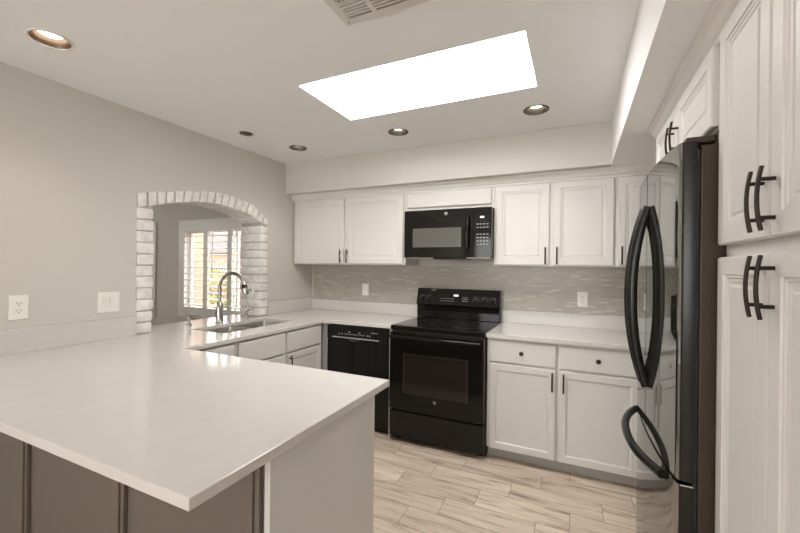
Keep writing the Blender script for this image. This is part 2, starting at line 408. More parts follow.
# brick arch
def brick_arch():
    root = thing('brick_arch', 'whitewashed brick surround framing the arched opening behind the sink', 'arch', (0, -1.26, .914))
    off = Vector((0, 1.26, -.914))
    bm = NB(); XA, XB_ = -WT-.01, .012
    def blk(poly, x0, x1):
        b2 = NB(); prism(b2, poly, x0, x1, YZ)
        bmesh.ops.bevel(b2, geom=list(b2.edges), offset=.008, segments=2, affect='EDGES', profile=.5)
        for v in b2.verts: v.co += Vector((random.uniform(-1, 1), random.uniform(-1, 1), random.uniform(-1, 1)))*.0011
        merge(bm, b2)
    for side in (0, 1):
        z = .916; top = 1.766 if side == 0 else 1.757; n = 11; h = (top-z)/n
        for k in range(n):
            z0 = z+k*h+.004; z1 = z+(k+1)*h-.004; j = lambda: random.uniform(-.003, .003)
            if side == 0: a, b = -1.852+j(), -1.745+j()*1.6
            else: a, b = -.77+j(), -.676+j()
            blk([(a, z0+j()), (b, z0+j()), (b, z1+j()), (a, z1+j())], XA, XB_+random.uniform(-.004, .005))
    n = 18
    for k in range(n):
        f0, f1 = k/n+.0042, (k+1)/n-.0042
        i0, i1, o0, o1 = lerp(INN, f0), lerp(INN, f1), lerp(OUT, f0), lerp(OUT, f1); j = lambda: random.uniform(-.0035, .0035)
        blk([(i0[0], i0[1]+j()), (i1[0], i1[1]+j()), (o1[0], o1[1]+j()-.002), (o0[0], o0[1]+j()-.002)], XA, XB_+random.uniform(-.004, .005))
    bm.transform(Matrix.Translation(off)); obj('bricks', bm, M['brick'], root, smooth=True)
    bm = NB()
    box(bm, -WT-.003, .003, -1.850, -1.755, .916, 1.80); box(bm, -WT-.003, .003, -.760, -.680, .916, 1.80)
    for k in range(24):
        i0, i1, o0, o1 = lerp(INN, k/24), lerp(INN, (k+1)/24), lerp(OUT, k/24), lerp(OUT, (k+1)/24)
        prism(bm, [(i0[0], i0[1]+.012), (i1[0], i1[1]+.012), (o1[0], o1[1]-.010), (o0[0], o0[1]-.010)], -WT-.003, .003, YZ)
    bm.transform(Matrix.Translation(off)); obj('mortar', bm, M['mortar'], root)
brick_arch()

# tile backsplash
tag(obj('tile_backsplash', boxes((.0225, XR-.002, -.008, -.001, 1.0245, 1.4015)), M['mosaic']), 'grey linear mosaic tile backsplash along the back wall', 'backsplash')

# ------------------------------------------------------------------ countertops
ZT = .914; ZB = .886
SX0, SX1, SY0, SY1 = .10, .455, -1.535, -.815
def inc(x, y):
    if SX0 < x < SX1 and SY0 < y < SY1: return False
    if x < 0: return -1.742 < y < -.773
    if x < .65: return True
    if x < 1.305 and y > -.65: return True
    return y < -1.969
ct = thing('countertop', 'white quartz countertop running from the peninsula past the sink to the range', 'countertop', (.3, -1.5, ZB))
bm = cells([-.30, 0, SX0, SX1, .65, 1.300, 1.951], [-2.874, -1.969, -1.742, SY0, SY1, -.773, -.65, -.001], ZB, ZT, inc)
bm.transform(Matrix.Translation((-.3, 1.5, -ZB))); obj('slab', bm, M['quartz'], ct, bev=.0025)
for b in ((.001, .021, -2.874, -1.856, ZT+.0005, 1.042), (.001, .021, -.664, -.001, ZT+.0005, 1.042), (.0215, 1.302, -.021, -.001, ZT+.0005, 1.024)):
    bm = boxes(b, bev=.0015); bm.transform(Matrix.Translation((-.3, 1.5, -ZB))); obj('upstand', bm, M['quartz'], ct)
ct2 = thing('countertop', 'shorter white quartz countertop between the range and the refrigerator', 'countertop', (2.8, -.3, ZB))
bm = boxes((2.072, XR-.001, -.65, -.001, ZB, ZT), bev=.0025); bm.transform(Matrix.Translation((-2.8, .3, -ZB))); obj('slab', bm, M['quartz'], ct2)
bm = boxes((2.072, XR-.001, -.021, -.001, ZT+.0005, 1.024), bev=.0015); bm.transform(Matrix.Translation((-2.8, .3, -ZB))); obj('upstand', bm, M['quartz'], ct2)

# ------------------------------------------------------------------ sink and taps
def basin(y0, y1, depth):
    bm = NB(); x0, x1 = SX0+.004, SX1-.004; z1 = ZB-.001; z0 = z1-depth; r = .03; n = 6
    def rr(i, z):
        vs = []
        for cx, cy, a0 in ((x1-r, y1-r, 0), (x0+r, y1-r, 90), (x0+r, y0+r, 180), (x1-r, y0+r, 270)):
            for k in range(n): a = math.radians(a0+90*k/(n-1)); vs.append(bm.verts.new((cx+(r-i)*math.cos(a), cy+(r-i)*math.sin(a), z)))
        return vs
    R = [rr(-.017, z1), rr(0, z1), rr(.004, z1-.02), rr(.006, z0+.02), rr(.02, z0)]
    # underside shell for thickness
    R = [rr(-.017, z1-.002)]+R
    for a, b in zip(R, R[1:]):
        for k in range(len(a)): bm.faces.new((a[k], a[(k+1) % len(a)], b[(k+1) % len(a)], b[k]))
    bm.faces.new(R[-1]); return bm
sk_t = thing('sink', 'stainless steel double bowl sink set under the quartz counter', 'sink', (.275, -1.17, ZB-.2))
ym = -1.17
for a, b, d in ((SY0+.004, ym-.018, .17), (ym+.018, SY1-.004, .17)):
    bm = basin(a, b, d); bm.transform(Matrix.Translation((-.275, 1.17, .2-ZB))); bw = obj('bowl', bm, M['steel'], sk_t, smooth=True)
    bm = NB(); lathe(bm, [(0, .001), (.04, .001), (.045, .004), (.05, .001)], ((SX0+SX1)/2-.275, (a+b)/2+1.17, .2-.001-d), n=24)
    obj('drain', bm, M['nickel'], bw, smooth=True)

f = thing('kitchen_faucet', 'tall brushed nickel gooseneck faucet behind the sink', 'faucet', (-.022, -1.18, ZT+.0006))
bm = NB(); lathe(bm, [(0, 0), (.030, 0), (.034, .006), (.031, .012), (.031, .09), (.028, .150), (.0145, .170), (0, .170)], n=24); obj('body', bm, M['nickel'], f, smooth=True)
pts = [(0, 0, .14), (0, 0, .28)]
R0 = .142
for i in range(1, 13):
    a = PI-PI*.86*i/12; pts.append((R0+R0*math.cos(a), 0, .285+R0*math.sin(a)*.84))
bm = NB(); tube(bm, pts, .0145, 14, up=(0, 1, 0)); obj('spout', bm, M['nickel'], f, smooth=True)
e = Vector(pts[-1]); d = Vector((.30, 0, -1)).normalized()
bm = NB(); tube(bm, [e-d*.01, e+d*.02, e+d*.09, e+d*.10], [.0155, .019, .024, .020], 14, up=(0, 1, 0)); obj('spray_head', bm, M['nickel'], f, smooth=True)
bm = NB(); tube(bm, [e+d*.022, e+d*.05], [.0200, .0220], 14, up=(0, 1, 0)); 
obj('spray_button', bm, M['blacksoft'], f, smooth=True)
bm = NB(); tube(bm, [(.01, .012, .12), (.03, .05, .122), (.06, .12, .128)], [.009, .007, .006], 10); obj('lever', bm, M['nickel'], f, smooth=True)

f2 = thing('filter_faucet', 'small thin curved water filter tap right of the tall faucet', 'faucet', (-.012, -.905, ZT+.0006))
bm = NB(); lathe(bm, [(0, 0), (.024, 0), (.024, .004), (.013, .012), (.013, .05), (.016, .055), (.016, .075), (.007, .09), (0, .09)], n=20); obj('body', bm, M['nickel'], f2, smooth=True)
pts = [(0, 0, .085), (0, 0, .19)]
for i in range(1, 12):
    a = PI-PI*1.1*i/11; pts.append((.046+.046*math.cos(a), 0, .20+.060*math.sin(a)))
bm = NB(); tube(bm, pts, .0052, 10, up=(0, 1, 0)); obj('spout', bm, M['nickel'], f2, smooth=True)
bm = NB(); tube(bm, [(0, .01, .066), (.01, .05, .074), (.015, .075, .08)], [.006, .005, .006], 10); obj('lever', bm, M['nickel'], f2, smooth=True)

sp = thing('soap_dispenser', 'short brushed nickel soap pump left of the tall faucet', 'soap dispenser', (-.066, -1.42, ZT+.0006))
bm = NB(); lathe(bm, [(0, 0), (.024, 0), (.024, .006), (.015, .012), (.013, .04), (.02, .055), (.02, .075), (.012, .082), (0, .083)], n=20); obj('body', bm, M['nickel'], sp, smooth=True)
bm = NB(); tube(bm, [(.0, .0, .070), (.05, .02, .074), (.085, .034, .066)], [.008, .007, .006], 10); obj('spout', bm, M['nickel'], sp, smooth=True)

# ------------------------------------------------------------------ cabinets
def carcass_x(root, x0, x1, y0, y1, z0, z1, toe=None):
    """body relative to root location"""
    L = root.location; bm = NB(); box(bm, x0-L.x, x1-L.x, y0-L.y, y1-L.y, z0-L.z, z1-L.z)
    o = obj('body', bm, M['cab'], root, bev=.001)
    return o
def loc_rel(root, p): return Vector(p)-root.location

BG = 'white base cabinets'
# --- base cabinets right of the range, front frame at y=-.61
def base_unit(x0, x1, doors, label, drawers):
    r = thing('base_cabinet', label, 'cabinet', ((x0+x1)/2, -.3, 0))
    carcass_x(r, x0+.0005, x1-.0005, -.61, -.003, .085, ZB-.001)
    bm = NB(); box(bm, x0-r.location.x+.0005, x1-r.location.x-.0005, -.555+.3, -.003+.3, 0, .0845); obj('toe_kick', bm, M['toe'], r)
    for a, b, hs in doors:
        d = front(r, 'door', b-a, .70-.088, loc_rel(r, (a, -.6105, .088)), RAISED)
        if hs: add_pull(d, (b-a)-.022 if hs > 0 else .030, .532-.0)
    for a, b in drawers:
        d = front(r, 'drawer', b-a, .868-.712, loc_rel(r, (a, -.6105, .712)), FLAT)
        add_knob(d, (b-a)/2, .080)
    return r
base_unit(2.072, 2.545, [(2.092, 2.538, 1)], 'white base cabinet with one drawer directly right of the range', [(2.092, 2.538)])
base_unit(2.545, 3.045, [(2.556, 3.025, -1)], 'white base cabinet between the range-side cabinet and the refrigerator', [(2.556, 3.025)])
base_unit(3.045, XR-.002, [(3.06, 3.50, 1)], 'white base cabinet in the corner mirrored in the refrigerator door', [(3.06, 3.50)])

# --- sink wall cabinets, frame at x=.62 facing +x
def sink_unit(y0, y1, fronts, label, handles):
    r = thing('base_cabinet', label, 'cabinet', (.3, (y0+y1)/2, 0))
    L = r.location
    bm = NB()
    # open box so the sink bowls hang free inside
    box(bm, .60-L.x, .62-L.x, y0-L.y+.0005, y1-L.y-.0005, .085, ZB-.001)
    box(bm, .003-L.x, .60-L.x, y0-L.y+.0005, y0-L.y+.018, .085, ZB-.001); box(bm, .003-L.x, .60-L.x, y1-L.y-.018, y1-L.y-.0005, .085, ZB-.001)
    box(bm, .003-L.x, .60-L.x, y0-L.y+.018, y1-L.y-.018, .085, .10)
    obj('body', bm, M['cab'], r)
    bm = NB(); box(bm, .003-L.x, .57-L.x, y0-L.y+.0005, y1-L.y-.0005, 0, .0845); obj('toe_kick', bm, M['toe'], r)
    for i, (a, b) in enumerate(fronts):
        for nm, z0, z1, pr in (('drawer_front', .712, .868, FLAT), ('door', .088, .70, RAISED)):
            o = obj(nm, panel(b-a, z1-z0, .02, pr), M['cab'], r, loc=(.6205-L.x, a-L.y, z0)); o.rotation_euler = (0, 0, FP)
            if nm == 'door':
                h = handles[i]; add_pull(o, .022 if h < 0 else (b-a)-.028, .54)
sink_unit(-2.066, -1.590, [(-1.94, -1.605)], 'white base cabinet where the sink run meets the peninsula', [1])
sink_unit(-1.590, -.655, [(-1.57, -1.135), (-1.105, -.675)], 'white sink base cabinet with two blank fronts below the sink', [-1, -1])
# corner filler and dishwasher side post
r = thing('corner_filler', 'narrow white filler post in the corner left of the dishwasher', 'cabinet panel', (.645, -.6, 0))
obj('post', boxes((-.045, .028, -.01, .02, .0, ZB-.001)), M['cab'], r)
r = thing('end_panel', 'narrow white panel between the dishwasher and the range', 'cabinet panel', (1.289, -.32, 0))
obj('board', boxes((-.010, .010, -.305, .315, .0, ZB-.001)), M['cab'], r)

# --- dishwasher
dw = thing('dishwasher', 'black built-in dishwasher left of the range', 'dishwasher', (.976, -.34, 0)); L = dw.location
def rb_(*b, L=L, bev=0):
    bm = NB()
    for q in b: box(bm, q[0]-L.x, q[1]-L.x, q[2]-L.y, q[3]-L.y, q[4]-L.z, q[5]-L.z, bev)
    return bm
obj('body', rb_((.676, 1.277, -.58, -.05, .0, .872)), M['blackside'], dw)
do = obj('door', rb_((.677, 1.276, -.640, -.581, .10, .755), bev=.004), M['black'], dw)
cp = obj('control_panel', rb_((.677, 1.276, -.646, -.581, .7555, .876), bev=.005), M['black'], dw)
obj('kick_plate', rb_((.680, 1.273, -.60, -.582, .01, .098)), M['blacksoft'], dw)
obj('trim_strip', rb_((.735, 1.195, -.6495, -.6465, .772, .781)), M['silver'], cp)
bm = NB(); 
pts = [(-.065, 0), (.065, 0), (.045, -.018), (.02, -.024), (-.02, -.024), (-.045, -.018)]
prism(bm, [(x+.955-.976, z+.770) for x, z in pts], 0, .003, Matrix(((1, 0, 0, 0), (0, 0, 1, -.6495+.34), (0, 1, 0, 0), (0, 0, 0, 1))))
obj('handle_pocket', bm, M['hole'], cp)
for i in range(12): obj('button', rb_((.86+i*.017, .86+i*.017+.006, -.6475, -.6462, .803, .811)), M['marks'], cp)
for x in (.80, .83, 1.08, 1.10): obj('button', rb_((x, x+.009, -.6475, -.6462, .800, .812)), M['marks'], cp)
for x in (.90, 1.0): obj('indicator', rb_((x, x+.014, -.6475, -.6462, .822, .830)), M['marks'], cp)
obj('name_badge', rb_((1.12, 1.18, -.6478, -.6462, .832, .837)), M['silver'], cp)

# --- peninsula
pn = thing('peninsula_cabinet', 'light grey peninsula base with battened back and plain end', 'cabinet', (1.0, -2.32, 0)); L = pn.location
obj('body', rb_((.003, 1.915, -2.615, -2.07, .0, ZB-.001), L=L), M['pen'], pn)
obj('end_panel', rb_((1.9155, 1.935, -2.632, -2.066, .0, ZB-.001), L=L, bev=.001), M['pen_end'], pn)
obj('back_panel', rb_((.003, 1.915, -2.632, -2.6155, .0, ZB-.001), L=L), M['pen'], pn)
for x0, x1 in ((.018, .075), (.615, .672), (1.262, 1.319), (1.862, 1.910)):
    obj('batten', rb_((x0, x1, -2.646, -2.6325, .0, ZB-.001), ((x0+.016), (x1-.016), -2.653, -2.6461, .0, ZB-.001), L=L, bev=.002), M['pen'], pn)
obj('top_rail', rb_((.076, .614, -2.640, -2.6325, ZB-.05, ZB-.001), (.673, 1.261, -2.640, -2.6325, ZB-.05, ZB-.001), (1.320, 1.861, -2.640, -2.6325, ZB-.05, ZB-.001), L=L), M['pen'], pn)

# --- upper cabinets, frame at y=-.306
def upper(x0, x1, z0, doors, label, zd0=None, zd1=2.038):
    r = thing('wall_cabinet', label, 'cabinet', ((x0+x1)/2, -.15, z0))
    carcass_x(r, x0+.0005, x1-.0005, -.306, -.010, z0, ZS-.002)
    zd0 = z0+.010 if zd0 is None else zd0
    for a, b, hs in doors:
        d = front(r, 'door', b-a, zd1-zd0, loc_rel(r, (a, -.3065, zd0)), FLAT if hs == 2 else None)
        if hs in (-1, 1): add_pull(d, (b-a)-.026 if hs > 0 else .026, .072)
upper(.003, 1.275, 1.402, [(.020, .622, 1), (.646, 1.252, -1)], 'white double-door wall cabinet left of the microwave')
upper(1.275, 2.052, 1.872, [(1.292, 2.030, 2)], 'short white wall cabinet above the microwave', zd0=1.905)
upper(2.052, 2.906, 1.402, [(2.070, 2.468, 1), (2.497, 2.895, -1)], 'white double-door wall cabinet right of the microwave')
upper(2.906, XR-.003, 1.402, [(2.918, 3.30, -1)], 'white wall cabinet partly hidden behind the refrigerator')

# --- right side tall units, doors face -x
def side_front(root, name, y0, y1, z0, z1, prof, x=3.029):
    # local x runs towards -y after the turn: start at the far (larger) y
    o = obj(name, panel(y1-y0, z1-z0, .02, prof), M['cab'], root, loc=Vector((x, y1, z0))-root.location); o.rotation_euler = (0, 0, FX); return o
r = thing('refrigerator_cabinet', 'white two-door cabinet mounted above the refrigerator', 'cabinet', (3.3, -1.6, 1.80)); L = r.location
obj('body', rb_((3.03, XR-.002, -2.066, -1.135, 1.80, ZS-.002), L=L), M['cab'], r)
d = side_front(r, 'door', -1.566, -1.15, 1.808, 2.045, PANTRY); add_pull(d, .416-.028, .092)
d = side_front(r, 'door', -2.005, -1.580, 1.808, 2.045, PANTRY); add_pull(d, .028, .092)
r = thing('pantry_cabinet', 'tall white four-door pantry at the right edge beside the refrigerator', 'cabinet', (3.3, -2.5, 0)); L = r.location
obj('body', rb_((3.03, XR-.002, -3.02, -2.068, .10, ZS-.002), L=L, bev=.001), M['cab'], r)
obj('toe_kick', rb_((3.09, XR-.002, -3.02, -2.068, 0, .0995), L=L), M['toe'], r)
for y0, y1, s in ((-2.377, -2.072, 1), (-2.69, -2.384, -1)):
    w = y1-y0
    d = side_front(r, 'door', y0, y1, 1.456, 2.045, PANTRY); add_pull(d, w-.022 if s > 0 else .022, 1.532-1.456)
    d = side_front(r, 'door', y0, y1, .11, 1.424, PANTRY); add_pull(d, w-.022 if s > 0 else .022, 1.355-.11)
side_front(r, 'door', -3.01, -2.70, 1.456, 2.045, PANTRY); side_front(r, 'door', -3.01, -2.70, .11, 1.424, PANTRY)

# ------------------------------------------------------------------ refrigerator
fr = thing('refrigerator', 'glossy black french door refrigerator with bottom freezer drawer', 'refrigerator', (3.28, -1.65, 0)); L = fr.location
FY0, FY1 = -2.052, -1.25
def face_x(y): s = (y-(FY0+FY1)/2)/((FY1-FY0)/2); return 2.926-.022*(1-s*s)+.004*abs(s)**12
def bowed(y0, y1, z0, z1, xb=2.967, r=.010):
    """door slab with a bowed front, rounded vertical edges"""
    bm = NB(); n = 18; prof = []
    for i in range(n+1):
        y = y0+(y1-y0)*i/n; prof.append((face_x(y), y))
    # round the outer corners
    def corner(y, s): return [(face_x(y)+r*(1-math.cos(a)), y-s*r*0+0) for a in ()]
    e0 = (face_x(y0)+r*.3, y0+.0) if abs(y0-FY0) < .01 else prof[0]
    pts = []
    if abs(y0-FY0) < .01:
        pts += [(xb, y0), (face_x(y0)+r, y0), (face_x(y0)+r*.3, y0+r*.3), (face_x(y0+r), y0+r)]
        prof = [p for p in prof if p[1] > y0+r+.001]
    else: pts += [(xb, y0)]
    pts += prof
    if abs(y1-FY1) < .01:
        pts = [p for p in pts if p[1] < y1-r-.001]+[(face_x(y1-r), y1-r), (face_x(y1)+r*.3, y1-r*.3), (face_x(y1)+r, y1), (xb, y1)]
    else: pts += [(xb, y1)]
    prism(bm, [(x-L.x, y-L.y) for x, y in pts], z0, z1)
    return bm
def fobj(name, bm, m, parent):
    o = obj(name, bm, m, parent, smooth=True)
    o.data.materials.append(M['blacksoft'])       # painted edges of the door, mirror finish on the front
    for p in o.data.polygons:
        if p.normal.x > -.5: p.material_index = 1
    return o
obj('body', rb_((2.976, 3.58, FY0, FY1, .02, 1.745), L=L, bev=.004), M['blackside'], fr)
obj('gasket', rb_((2.968, 2.9755, FY0+.012, FY1-.012, .06, 1.735), L=L), M['hole'], fr)
ys = (FY0+FY1)/2
dn = fobj('door', bowed(FY0, ys-.005, .778, 1.758), M['blackdoor'], fr)
df = fobj('door', bowed(ys+.005, FY1, .778, 1.758), M['blackdoor'], fr)
dr = fobj('freezer_drawer', bowed(FY0, FY1, .07, .766), M['blackdoor'], fr)
obj('drawer_rim', rb_((2.934, 2.965, FY0-.0012, FY0+.0, .764, .768), L=L), M['silver'], dr)
obj('base_grille', rb_((2.99, 3.55, FY0+.01, FY1-.01, 0, .0195), L=L), M['hole'], fr)
for y in (FY0+.06, FY1-.06): obj('hinge_cover', rb_((2.945, 3.02, y-.035, y+.035, 1.759, 1.778), L=L, bev=.006), M['blackside'], fr)
def fhandle(y, parent):
    bm = NB(); pts = []; z0, z1 = .945, 1.626; n = 26; xs = face_x(y)
    for i in range(n+1):
        s = i/n*2-1; k = 1-abs(s)**2.2; yy = y
        pts.append((xs-.004-.049*k-L.x, yy-L.y, (z0+z1)/2+s*(z1-z0)/2))
    tube(bm, pts, [.0145+.002*(1-abs(i/n*2-1)) for i in range(n+1)], 14, flat=1.1, up=(0, 1, 0))
    return obj('handle', bm, M['blacksoft'], parent, smooth=True)
fhandle(ys-.042, dn); fhandle(ys+.042, df)
bm = NB(); pts = []; n = 30
for i in range(n+1):
    s = i/n*2-1; y = ys+.03+s*.315; k = 1-abs(s)**2.4
    pts.append((face_x(y)-.004-.054*k-L.x, y-L.y, .735))
tube(bm, pts, .0150, 14, up=(0, 0, 1)); obj('handle', bm, M['blacksoft'], dr, smooth=True)

# ------------------------------------------------------------------ range
rg = thing('range', 'black freestanding electric range with glass cooktop and rear controls', 'range', (1.688, -.34, 0)); L = rg.location
X0, X1 = 1.306, 2.067
obj('body', rb_((X0+.002, X1-.002, -.63, -.03, .02, .884), L=L), M['blackside'], rg)
obj('foot', rb_((X0+.03, X0+.06, -.60, -.57, 0, .0195), L=L), M['hole'], rg); obj('foot', rb_((X1-.06, X1-.03, -.60, -.57, 0, .0195), L=L), M['hole'], rg)
obj('foot', rb_((X0+.03, X0+.06, -.10, -.07, 0, .0195), L=L), M['hole'], rg); obj('foot', rb_((X1-.06, X1-.03, -.10, -.07, 0, .0195), L=L), M['hole'], rg)
ck = obj('cooktop', rb_((X0, X1, -.662, -.105, .8845, .921), L=L, bev=.006), M['glasstop'], rg)
for cx, cy, rr_ in ((1.50, -.48, .10), (1.88, -.48, .085), (1.50, -.23, .075), (1.88, -.23, .10)):
    bm = NB(); q = rr_; lathe(bm, [(q-.0015, .9212), (q-.0015, .9216), (q, .9216), (q, .9212)], (cx-L.x, cy-L.y, 0), n=40)
    obj('burner_ring', bm, M['ring'], ck)
od = obj('oven_door', rb_((X0+.004, X1-.004, -.682, -.632, .262, .868), L=L, bev=.005), M['black'], rg)
obj('oven_window', rb_((1.437, 1.940, -.6832, -.6822, .402, .706), L=L), M['window_oven'], od)
bm = NB()
for a, b, c, d in ((1.43, 1.947, .706, .709), (1.43, 1.947, .399, .402), (1.43, 1.437, .402, .706), (1.94, 1.947, .402, .706)): box(bm, a-L.x, b-L.x, -.6834-L.y, -.6822-L.y, c, d)
obj('window_border', bm, M['blackside'], od)
def badge(parent, x, y, z, r, L):
    bm = NB(); T = Matrix.Translation((x-L.x, y-L.y, z-L.z)) @ Matrix.Rotation(PI/2, 4, 'X')
    lathe(bm, [(0, 0), (r, 0), (r, .0015), (0, .0015)], n=24, T=T); b = obj('badge', bm, M['logo'], parent)
    bm = NB(); lathe(bm, [(r*.72, .0016), (r*.72, .0022), (r*.86, .0022), (r*.86, .0016)], n=24, T=T)
    pts = [(r*.45*math.cos(a)+(-r*.08), r*.45*math.sin(a), .002) for a in [math.radians(q) for q in range(50, 331, 28)]]+[(r*.35, -.05*r, .002), (0, -.05*r, .002)]
    tube(bm, pts, r*.07, 6, T=T); obj('monogram', bm, M['hole'], b)
badge(od, 1.693, -.6822, .36, .013, L)
hd = NB(); tube(hd, [(X0+.02-L.x, -.722-L.y, .842), (X1-.02-L.x, -.722-L.y, .842)], .013, 14, up=(0, 0, 1), flat=1.2)
for x in (X0+.035, X1-.035): tube(hd, [(x-L.x, -.683-L.y, .842), (x-L.x, -.722-L.y, .842)], .011, 10)
obj('handle', hd, M['black'], od, smooth=True)
obj('storage_drawer', rb_((X0+.004, X1-.004, -.676, -.632, .045, .250), L=L, bev=.006), M['blacksoft'], rg)
bk = NB()
Tp = Matrix(((0, 0, 1, 0), (1, 0, 0, 0), (0, 1, 0, 0), (0, 0, 0, 1)))
prism(bk, [(-.105-L.y, .9215), (-.105-L.y, 1.035), (-.125-L.y, 1.045), (-.085-L.y, 1.190), (-.030-L.y, 1.192), (-.030-L.y, .9215)], X0-L.x, X1-L.x, Tp)
bg_ = obj('backguard', bk, M['black'], rg, bev=.004)
# control face slants from (-.125,1.045) to (-.085,1.190)
sl = math.atan2(.04, .145)
def onface(x, z): # point on slanted face
    return Vector((x-L.x, -.125+(z-1.045)/.145*.04-L.y, z))
def faceT(x, z): return Matrix.Translation(onface(x, z)) @ Matrix.Rotation(PI/2-sl, 4, 'X')
for x in (1.362, 1.430, 1.862, 1.935, 2.005):
    bm = NB(); lathe(bm, [(0, .0005), (.021, .0005), (.020, .006), (.017, .010), (.016, .020), (0, .020)], n=20, T=faceT(x, 1.105))
    k = obj('knob', bm, M['blacksoft'], bg_, smooth=True)
    bm = NB(); b2 = NB(); box(b2, -.0015, .0015, .004, .015, .0202, .0212); merge(bm, b2, faceT(x, 1.105)); obj('pointer', bm, M['marks'], k)
bm = NB()
for x in (1.362, 1.430, 1.862, 1.935, 2.005):
    bm = NB()
    for a in range(-120, 121, 40):
        b2 = NB(); rx_, rz_ = .027*math.sin(math.radians(a)), .027*math.cos(math.radians(a)); box(b2, rx_-.002, rx_+.002, rz_-.002, rz_+.002, .0004, .0010); merge(bm, b2, faceT(x, 1.105))
    obj('dial_marking', bm, M['marks'], bg_)
for i in range(4):
    for j in range(3):
        bm = NB(); box(bm, i*.014, i*.014+.008, j*.017, j*.017+.005, .0004, .0012, T=faceT(1.74, 1.085)); obj('button', bm, M['marks'], bg_)
for i in range(6):
    for j in range(2):
        bm = NB(); box(bm, i*.022, i*.022+.010, j*.022, j*.022+.005, .0004, .0012, T=faceT(1.54, 1.082)); obj('button', bm, M['marks'], bg_)
bm = NB(); b2 = NB(); box(b2, -.022, .022, -.008, .008, .0004, .0014); merge(bm, b2, faceT(1.68, 1.135)); obj('clock_display', bm, M['display'], bg_)

# ------------------------------------------------------------------ microwave
mw = thing('microwave', 'black over-the-range microwave hung under the short cabinet', 'microwave', (1.68, -.2, 1.465)); L = mw.location
obj('body', rb_((1.292, 2.047, -.365, -.012, 1.470, 1.8705), L=L, bev=.002), M['blackside'], mw)
obj('side_trim', rb_((1.30, 2.050, -.380, -.3655, 1.468, 1.868), L=L), M['steel'], mw)
md = obj('door', rb_((1.300, 1.905, -.402, -.3805, 1.468, 1.869), L=L, bev=.003), M['black'], mw)
obj('window', rb_((1.380, 1.806, -.4032, -.4022, 1.555, 1.715), L=L), M['window_mw'], md)
badge(md, 1.675, -.4022, 1.833, .014, L)
bm = NB(); tube(bm, [(1.862-L.x, -.403-L.y, 1.530-L.z), (1.862-L.x, -.425-L.y, 1.545-L.z), (1.862-L.x, -.430-L.y, 1.66-L.z), (1.862-L.x, -.425-L.y, 1.775-L.z), (1.862-L.x, -.403-L.y, 1.79-L.z)], .014, 12, up=(1, 0, 0)); obj('handle', bm, M['black'], md, smooth=True)
cp = obj('control_panel', rb_((1.907, 2.050, -.402, -.3805, 1.468, 1.869), L=L, bev=.003), M['black'], mw)
for i in range(4):
    for j in range(7):
        if j == 4: continue
        bm = NB(); box(bm, 1.932-L.x+i*.026, 1.932-L.x+i*.026+.016, -.4030-L.y, -.4021-L.y, 1.57-L.z+j*.027, 1.57-L.z+j*.027+.006); obj('button', bm, M['marks'], cp)
obj('clock_display', rb_((1.960, 1.992, -.4031, -.4022, 1.783, 1.797), L=L), M['display'], cp)
obj('vent_grille', rb_((1.56, 1.84, -.385, -.20, 1.4545, 1.4695), L=L, bev=.003), M['blacksoft'], mw)
obj('underside_panel', rb_((1.32, 2.03, -.36, -.04, 1.4645, 1.4695), L=L), M['steel'], mw)

# ------------------------------------------------------------------ wall plates
def plate(name, label, cat, loc, rz, w, h, devices):
    r = thing(name, label, cat, loc, rotz=rz)
    bm = NB(); box(bm, -w/2, w/2, -.006, 0, -h/2, h/2, .002); obj('cover_plate', bm, M['plastic'], r)
    for dx, kind in devices:
        if kind == 'socket':
            bm = NB(); box(bm, dx-.0165, dx+.0165, -.0085, -.0062, -.034, .034, .001); s = obj('socket', bm, M['plastic'], r)
            for z in (-.019, .019):
                for q in (-.007, .007): bm = NB(); box(bm, dx+q-.0014, dx+q+.0014, -.0092, -.0086, z-.0015, z+.0065); obj('slot', bm, M['hole'], s)
                bm = NB(); box(bm, dx-.0025, dx+.0025, -.0092, -.0086, z-.011, z-.006); obj('slot', bm, M['hole'], s)
        else:
            bm = NB(); prism(bm, [(-.034, -.0065), (-.034, -.009), (.034, -.013), (.034, -.0065)], dx-.0165, dx+.0165, Matrix(((0, 0, 1, 0), (0, 1, 0, 0), (1, 0, 0, 0), (0, 0, 0, 1))))
            obj('rocker', bm, M['plastic'], r)
PF = PI/2
plate('wall_outlet', 'white outlet plate at the far left of the painted left wall', 'outlet', (.001, -2.437, 1.153), PF, .079, .128, [(0, 'socket')])
plate('light_switch', 'white double rocker switch plate between the outlet and the brick arch', 'light switch', (.001, -2.014, 1.146), PF, .122, .128, [(-.023, 'rocker'), (.023, 'rocker')])
plate('light_switch', 'white single rocker plate on the tile left of the range', 'light switch', (.690, -.0085, 1.150), 0, .072, .122, [(0, 'rocker')])
plate('wall_outlet', 'white outlet plate on the tile right of the range', 'outlet', (2.703, -.0085, 1.142), 0, .076, .122, [(0, 'socket')])

